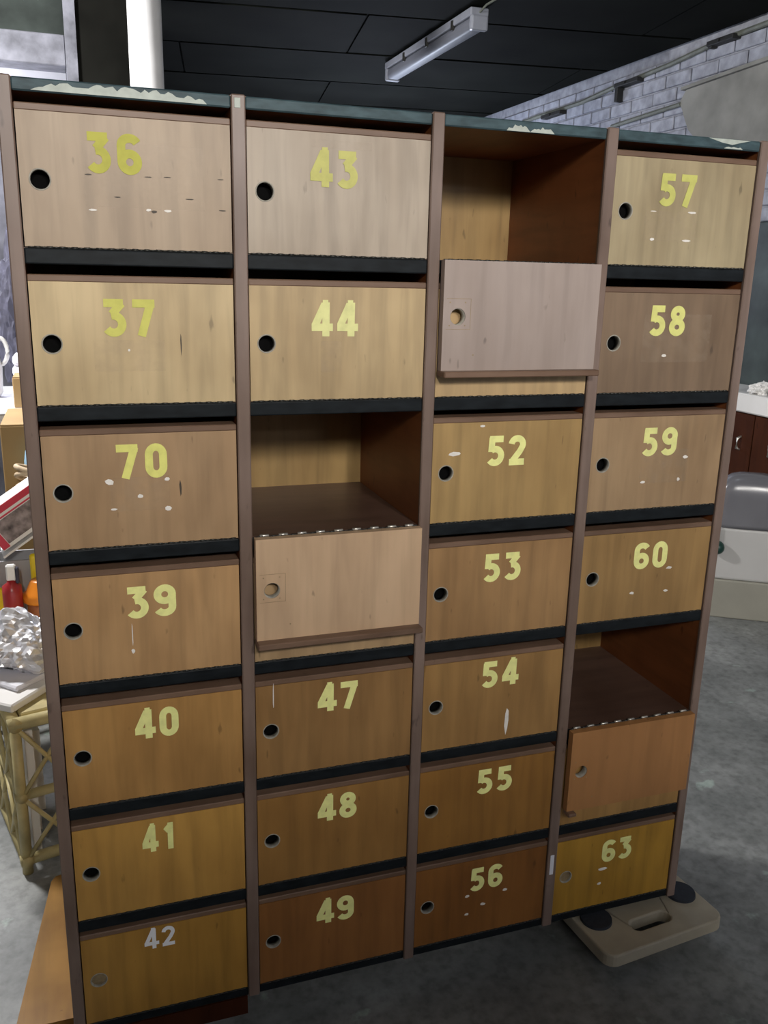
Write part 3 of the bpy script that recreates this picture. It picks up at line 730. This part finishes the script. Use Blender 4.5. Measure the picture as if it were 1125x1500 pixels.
# ================================================================== LEFT BACKGROUND
ta = math.radians(14.6); TA = Vector((-0.112, 0.612, 0))
def TL(x, y, z): return (TA.x + x * math.cos(ta) - y * math.sin(ta), TA.y + x * math.sin(ta) + y * math.cos(ta), z)
t = thing('rattan_table', TL(0.27, 0.4, 0), 'rattan cane side table with lattice sides, cluttered top, behind the cabinet', 'table')
LX, LY, HT = 0.52, 0.755, 0.40
def pole(name, a, b, r, par=None): return obj(name, tube(bmesh.new(), TL(*a), TL(*b), r, n=12), M['cane'], par or t, smooth=True)
for a in ((0, 0), (LX, 0), (0, LY), (LX, LY)): pole('leg', (a[0], a[1], 0), (a[0], a[1], HT), 0.013)
for z, r in ((HT, 0.016), (0.21, 0.012), (0.035, 0.014)):
    pole('rail', (-0.015, 0, z), (LX + .015, 0, z), r); pole('rail', (0, -0.015, z), (0, LY + .015, z), r)
    pole('rail', (0, LY, z), (LX, LY, z), r); pole('rail', (LX, 0, z), (LX, LY, z), r)
def lattice(P, L):
    n = 4 if L < 0.6 else 6
    for zlo, zhi in ((0.04, 0.21), (0.21, 0.395)):
        for k in range(n):
            u0 = L * k / n; u1 = L * (k + 1) / n
            pole('lattice_cane', P(u0, zlo), P(u1, zhi), 0.0055); pole('lattice_cane', P(u0, zhi), P(u1, zlo), 0.0055)
lattice(lambda u, z: (u, -0.008, z), LX); lattice(lambda u, z: (-0.008, u, z), LY)
bm = B(0.016, LX - 0.016, 0.016, LY - 0.016, HT - 0.004, HT + 0.0165, bev=0.003); xform(bm, ta, tuple(TA)); obj('table_top', bm, M['cane'], t)
# white cards / magazines standing in the lower part
for k, (u, v0) in enumerate(((0.03, 0.07), (0.05, 0.16), (0.08, 0.25))):
    bm = B(u, u + 0.02, v0, v0 + 0.075, 0.0, 0.34 - 0.05 * k); xform(bm, ta, tuple(TA)); o = obj('magazine', bm, M['white_plastic'])
    tag(o, ['tall white magazine standing inside the rattan table', 'middling white magazine standing inside the rattan table', 'shortest white magazine standing inside the rattan table'][k], 'magazine', 'magazines in the rattan table')
ZTB = HT + 0.0165
def slab(c, L1, L2, a, z0, z1, bev=0.004):
    bm = B(0, L1, 0, L2, z0, z1, bev=bev); return xform(bm, math.radians(a), c)
o = obj('white_tray', slab((-0.116, 0.634, 0), 0.22, 0.16, 52, ZTB, ZTB + 0.022), M['white_plastic']); tag(o, 'flat white board lying at the front corner of the rattan table', 'tray')
o = obj('white_folder', slab((-0.108, 0.700, 0), 0.20, 0.14, 44, ZTB + 0.022, ZTB + 0.036), M['cloth']); tag(o, 'thin white folder lying on the flat white board', 'folder')
o = obj('silver_wrap', crumple((-0.085, 0.875, 0.475), 0.112, 0.10, 0.085, 2, 5, 0.40, 1.5, ZTB + 0.036), M['foil']); tag(o, 'crumpled heap of silver plastic wrap on the rattan table', 'wrap')
bc = (-0.137, 1.15)
t = thing('spray_bottle', (bc[0], bc[1], ZTB), 'dark red bottle with white and navy spray head on the rattan table', 'bottle')
obj('bottle_body', lathe(bmesh.new(), (bc[0], bc[1], ZTB), [(0.022, 0), (0.026, 0.006), (0.027, 0.12), (0.026, 0.142), (0.012, 0.152), (0.011, 0.160)]), M['red'], t, smooth=True)
obj('spray_head', B(bc[0] - 0.012, bc[0] + 0.014, bc[1] - 0.010, bc[1] + 0.010, ZTB + 0.158, ZTB + 0.205, bev=0.004), M['white_plastic'], t)
obj('trigger', B(bc[0] + 0.012, bc[0] + 0.022, bc[1] - 0.012, bc[1] + 0.004, ZTB + 0.15, ZTB + 0.198, bev=0.003), M['navy'], t)
jc = (-0.060, 1.17)
t = thing('lidded_jar', (jc[0], jc[1], ZTB), 'amber jar with a wide orange lid on the rattan table', 'jar')
obj('jar_body', lathe(bmesh.new(), (jc[0], jc[1], ZTB), [(0.038, 0), (0.042, 0.006), (0.042, 0.075), (0.036, 0.085)]), M['jar'], t, smooth=True)
obj('jar_lid', lathe(bmesh.new(), (jc[0], jc[1], ZTB + 0.082), [(0.046, 0), (0.054, 0.006), (0.054, 0.024), (0.044, 0.032), (0.030, 0.062), (0.026, 0.066)]), M['orange'], t, smooth=True)
t = thing('grey_crate', (-0.10, 1.36, ZTB), 'grey plastic crate at the back of the rattan table', 'crate')
bm = bmesh.new(); x0, x1, y0, y1 = -0.24, 0.08, 1.25, 1.36; z0, z1 = ZTB, 0.60
for a in ((x0, x1, y0, y0 + .008), (x0, x1, y1 - .008, y1), (x0, x0 + .008, y0, y1), (x1 - .008, x1, y0, y1)): box(bm, *a, z0, z1)
box(bm, x0, x1, y0, y1, z0, z0 + .008); obj('crate_body', bm, M['grey_crate'], t)
bm = bmesh.new()
for a in ((x0 - .008, x1 + .008, y0 - .008, y0 + .002), (x0 - .008, x0 + .002, y0, y1), (x1 - .002, x1 + .008, y0, y1)): box(bm, *a, z0 + .075, z0 + .087)
obj('crate_rim', bm, M['white_plastic'], t)
for i, (x, y, z, lab) in enumerate(((-0.185, 1.222, ZTB, 'yellow packet standing left of the dark red bottle'), (-0.062, 1.229, ZTB, 'taller yellow packet behind the orange lidded jar'))):
    bm = B(x - .028, x + .024, y, y + 0.018, z, z + (0.11 if i == 0 else 0.205), bev=0.005); o = obj('yellow_packet', bm, M['yellowp']); tag(o, lab, 'packet')
# printed carton, tilted on the crate
t = thing('printed_carton', (-0.11, 1.30, 0.60), 'tilted red and white carton printed with a grey photograph', 'carton')
def pc(*a, **k): return xform(B(*a, **k), math.radians(8), (-0.100, 1.30, 0.672), ry=math.radians(-33))
obj('carton_body', pc(-0.075, 0.14, -0.045, 0.045, 0.0, 0.118, bev=0.002), M['white_plastic'], t)
obj('red_band', pc(-0.074, 0.14, -0.0465, -0.045, 0.085, 0.117), M['print_red'], t)
obj('white_line', pc(-0.06, 0.12, -0.0472, -0.0465, 0.090, 0.098), M['white_plastic'], t)
obj('photo_print', pc(-0.05, 0.13, -0.0465, -0.045, 0.012, 0.082), M['print_grey'], t)
obj('red_corner', pc(-0.074, -0.052, -0.0465, -0.045, 0.004, 0.06), M['print_red'], t)
o = obj('paper_sheet', xform(B(-0.06, 0.14, -0.05, 0.05, 0, 0.006), math.radians(8), (-0.115, 1.30, 0.644), ry=math.radians(-33)), M['white_plastic']); tag(o, 'white sheet lying under the tilted printed carton', 'paper')
# carton on the floor carrying the cane coil and blue bottle
o = obj('plain_carton', B(-0.150, 0.10, 1.505, 1.692, 0, 0.715, bev=0.003), M['card']); tag(o, 'plain narrow carton under the coil of cane', 'carton')
bm = bmesh.new()
for k in range(4):
    path_tube(bm, [(-0.06 + 0.068 * math.cos(2 * PI * i / 28), 1.558 + 0.04 * math.sin(2 * PI * i / 28), 0.7455 + 0.017 * k + 0.022 * math.cos(2 * PI * i / 28 + k)) for i in range(28)], 0.0085, closed=True)
o = obj('cane_coil', bm, M['rope'], smooth=True); tag(o, 'coil of natural cane lying on a plain narrow carton', 'coil')
t = thing('blue_bottle', (-0.075, 1.655, 0.715), 'pale blue and clear rounded bottle behind the coil of cane', 'bottle')
obj('bottle_body', lathe(bmesh.new(), (-0.075, 1.655, 0.7145), [(0.030, 0), (0.034, 0.01), (0.034, 0.10), (0.028, 0.135), (0.014, 0.155)]), M['blue'], t, smooth=True)
obj('base_ring', lathe(bmesh.new(), (-0.075, 1.655, 0.75), [(0.0345, 0), (0.036, 0.004), (0.036, 0.018), (0.0345, 0.022)]), M['white_plastic'], t, smooth=True)
def carton(name, x0, x1, y0, y1, z0, z1, lab):
    t = thing(name, ((x0 + x1) / 2, (y0 + y1) / 2, z0), lab, 'box')
    obj('box_body', B(x0, x1, y0, y1, z0, z1, bev=0.003), M['card'], t)
    obj('top_flap', B(x0 + .002, (x0 + x1) / 2 - .002, y0 + .002, y1 - .002, z1 - .001, z1 + 0.004), M['card'], t)
    obj('top_flap', B((x0 + x1) / 2 + .002, x1 - .002, y0 + .002, y1 - .002, z1 - .001, z1 + 0.004), M['card'], t)
    obj('packing_tape', B((x0 + x1) / 2 - .02, (x0 + x1) / 2 + .02, y0 - 0.0008, y1, z1 + .0038, z1 + 0.0046), M['cream'], t)
carton('cardboard_box', -0.178, 0.25, 1.70, 2.08, 0, 0.925, 'tall brown cardboard box standing on the floor behind the rattan table')
carton('small_carton', -0.165, -0.02, 2.25, 2.40, 0.905, 1.02, 'small brown cardboard box on the white sheeted table')
t = thing('sheeted_table', (-0.6, 2.54, 0), 'long table spread with a white sheet at the back left', 'table')
obj('table_top', B(-1.6, 0.20, 2.15, 2.93, 0.86, 0.90, bev=0.004), M['white_plastic'], t)
obj('sheet', B(-1.62, 0.22, 2.13, 2.95, 0.897, 0.905, bev=0.003), M['cloth'], t)
for a in ((-1.5, 2.25), (0.12, 2.25), (-1.5, 2.83), (0.12, 2.83)): obj('leg', B(a[0] - .025, a[0] + .025, a[1] - .025, a[1] + .025, 0, 0.861), M['white_plastic'], t)
t = thing('beige_jug', (-0.28, 2.58, 0.905), 'beige jug with a ring handle on the white sheeted table', 'jug')
obj('jug_body', lathe(bmesh.new(), (-0.285, 2.58, 0.9048), [(0.045, 0), (0.06, 0.02), (0.065, 0.12), (0.05, 0.21), (0.045, 0.26)]), M['cream'], t, smooth=True)
obj('handle', path_tube(bmesh.new(), [(-0.226 + 0.03 * math.cos(2 * PI * i / 20), 2.58, 1.095 + 0.055 * math.sin(2 * PI * i / 20)) for i in range(20)], 0.009, closed=True), M['cream'], t, smooth=True)
for k in range(4):
    o = obj('folded_linen', B(-0.185 + 0.003 * k, -0.01, 2.50, 2.66 - 0.004 * k, 0.9048 + 0.045 * k, 0.9048 + 0.045 * (k + 1), bev=0.016, seg=3), M['cloth'], smooth=True)
    tag(o, ['folded white linen at the bottom of its stack on the sheeted table', 'second folded white linen from the bottom of the stack', 'third folded white linen from the bottom of the stack', 'folded white linen on top of its stack beside the jug'][k], 'linen', 'stack of folded linen')
o = obj('cloth_bundle', crumple((-0.12, 2.815, 1.23), 0.10, 0.075, 0.33, 9, 5, 0.35, 2.0, 0.9045), M['navy']); tag(o, 'tall dark navy bundle of cloth at the back of the sheeted table', 'cloth')
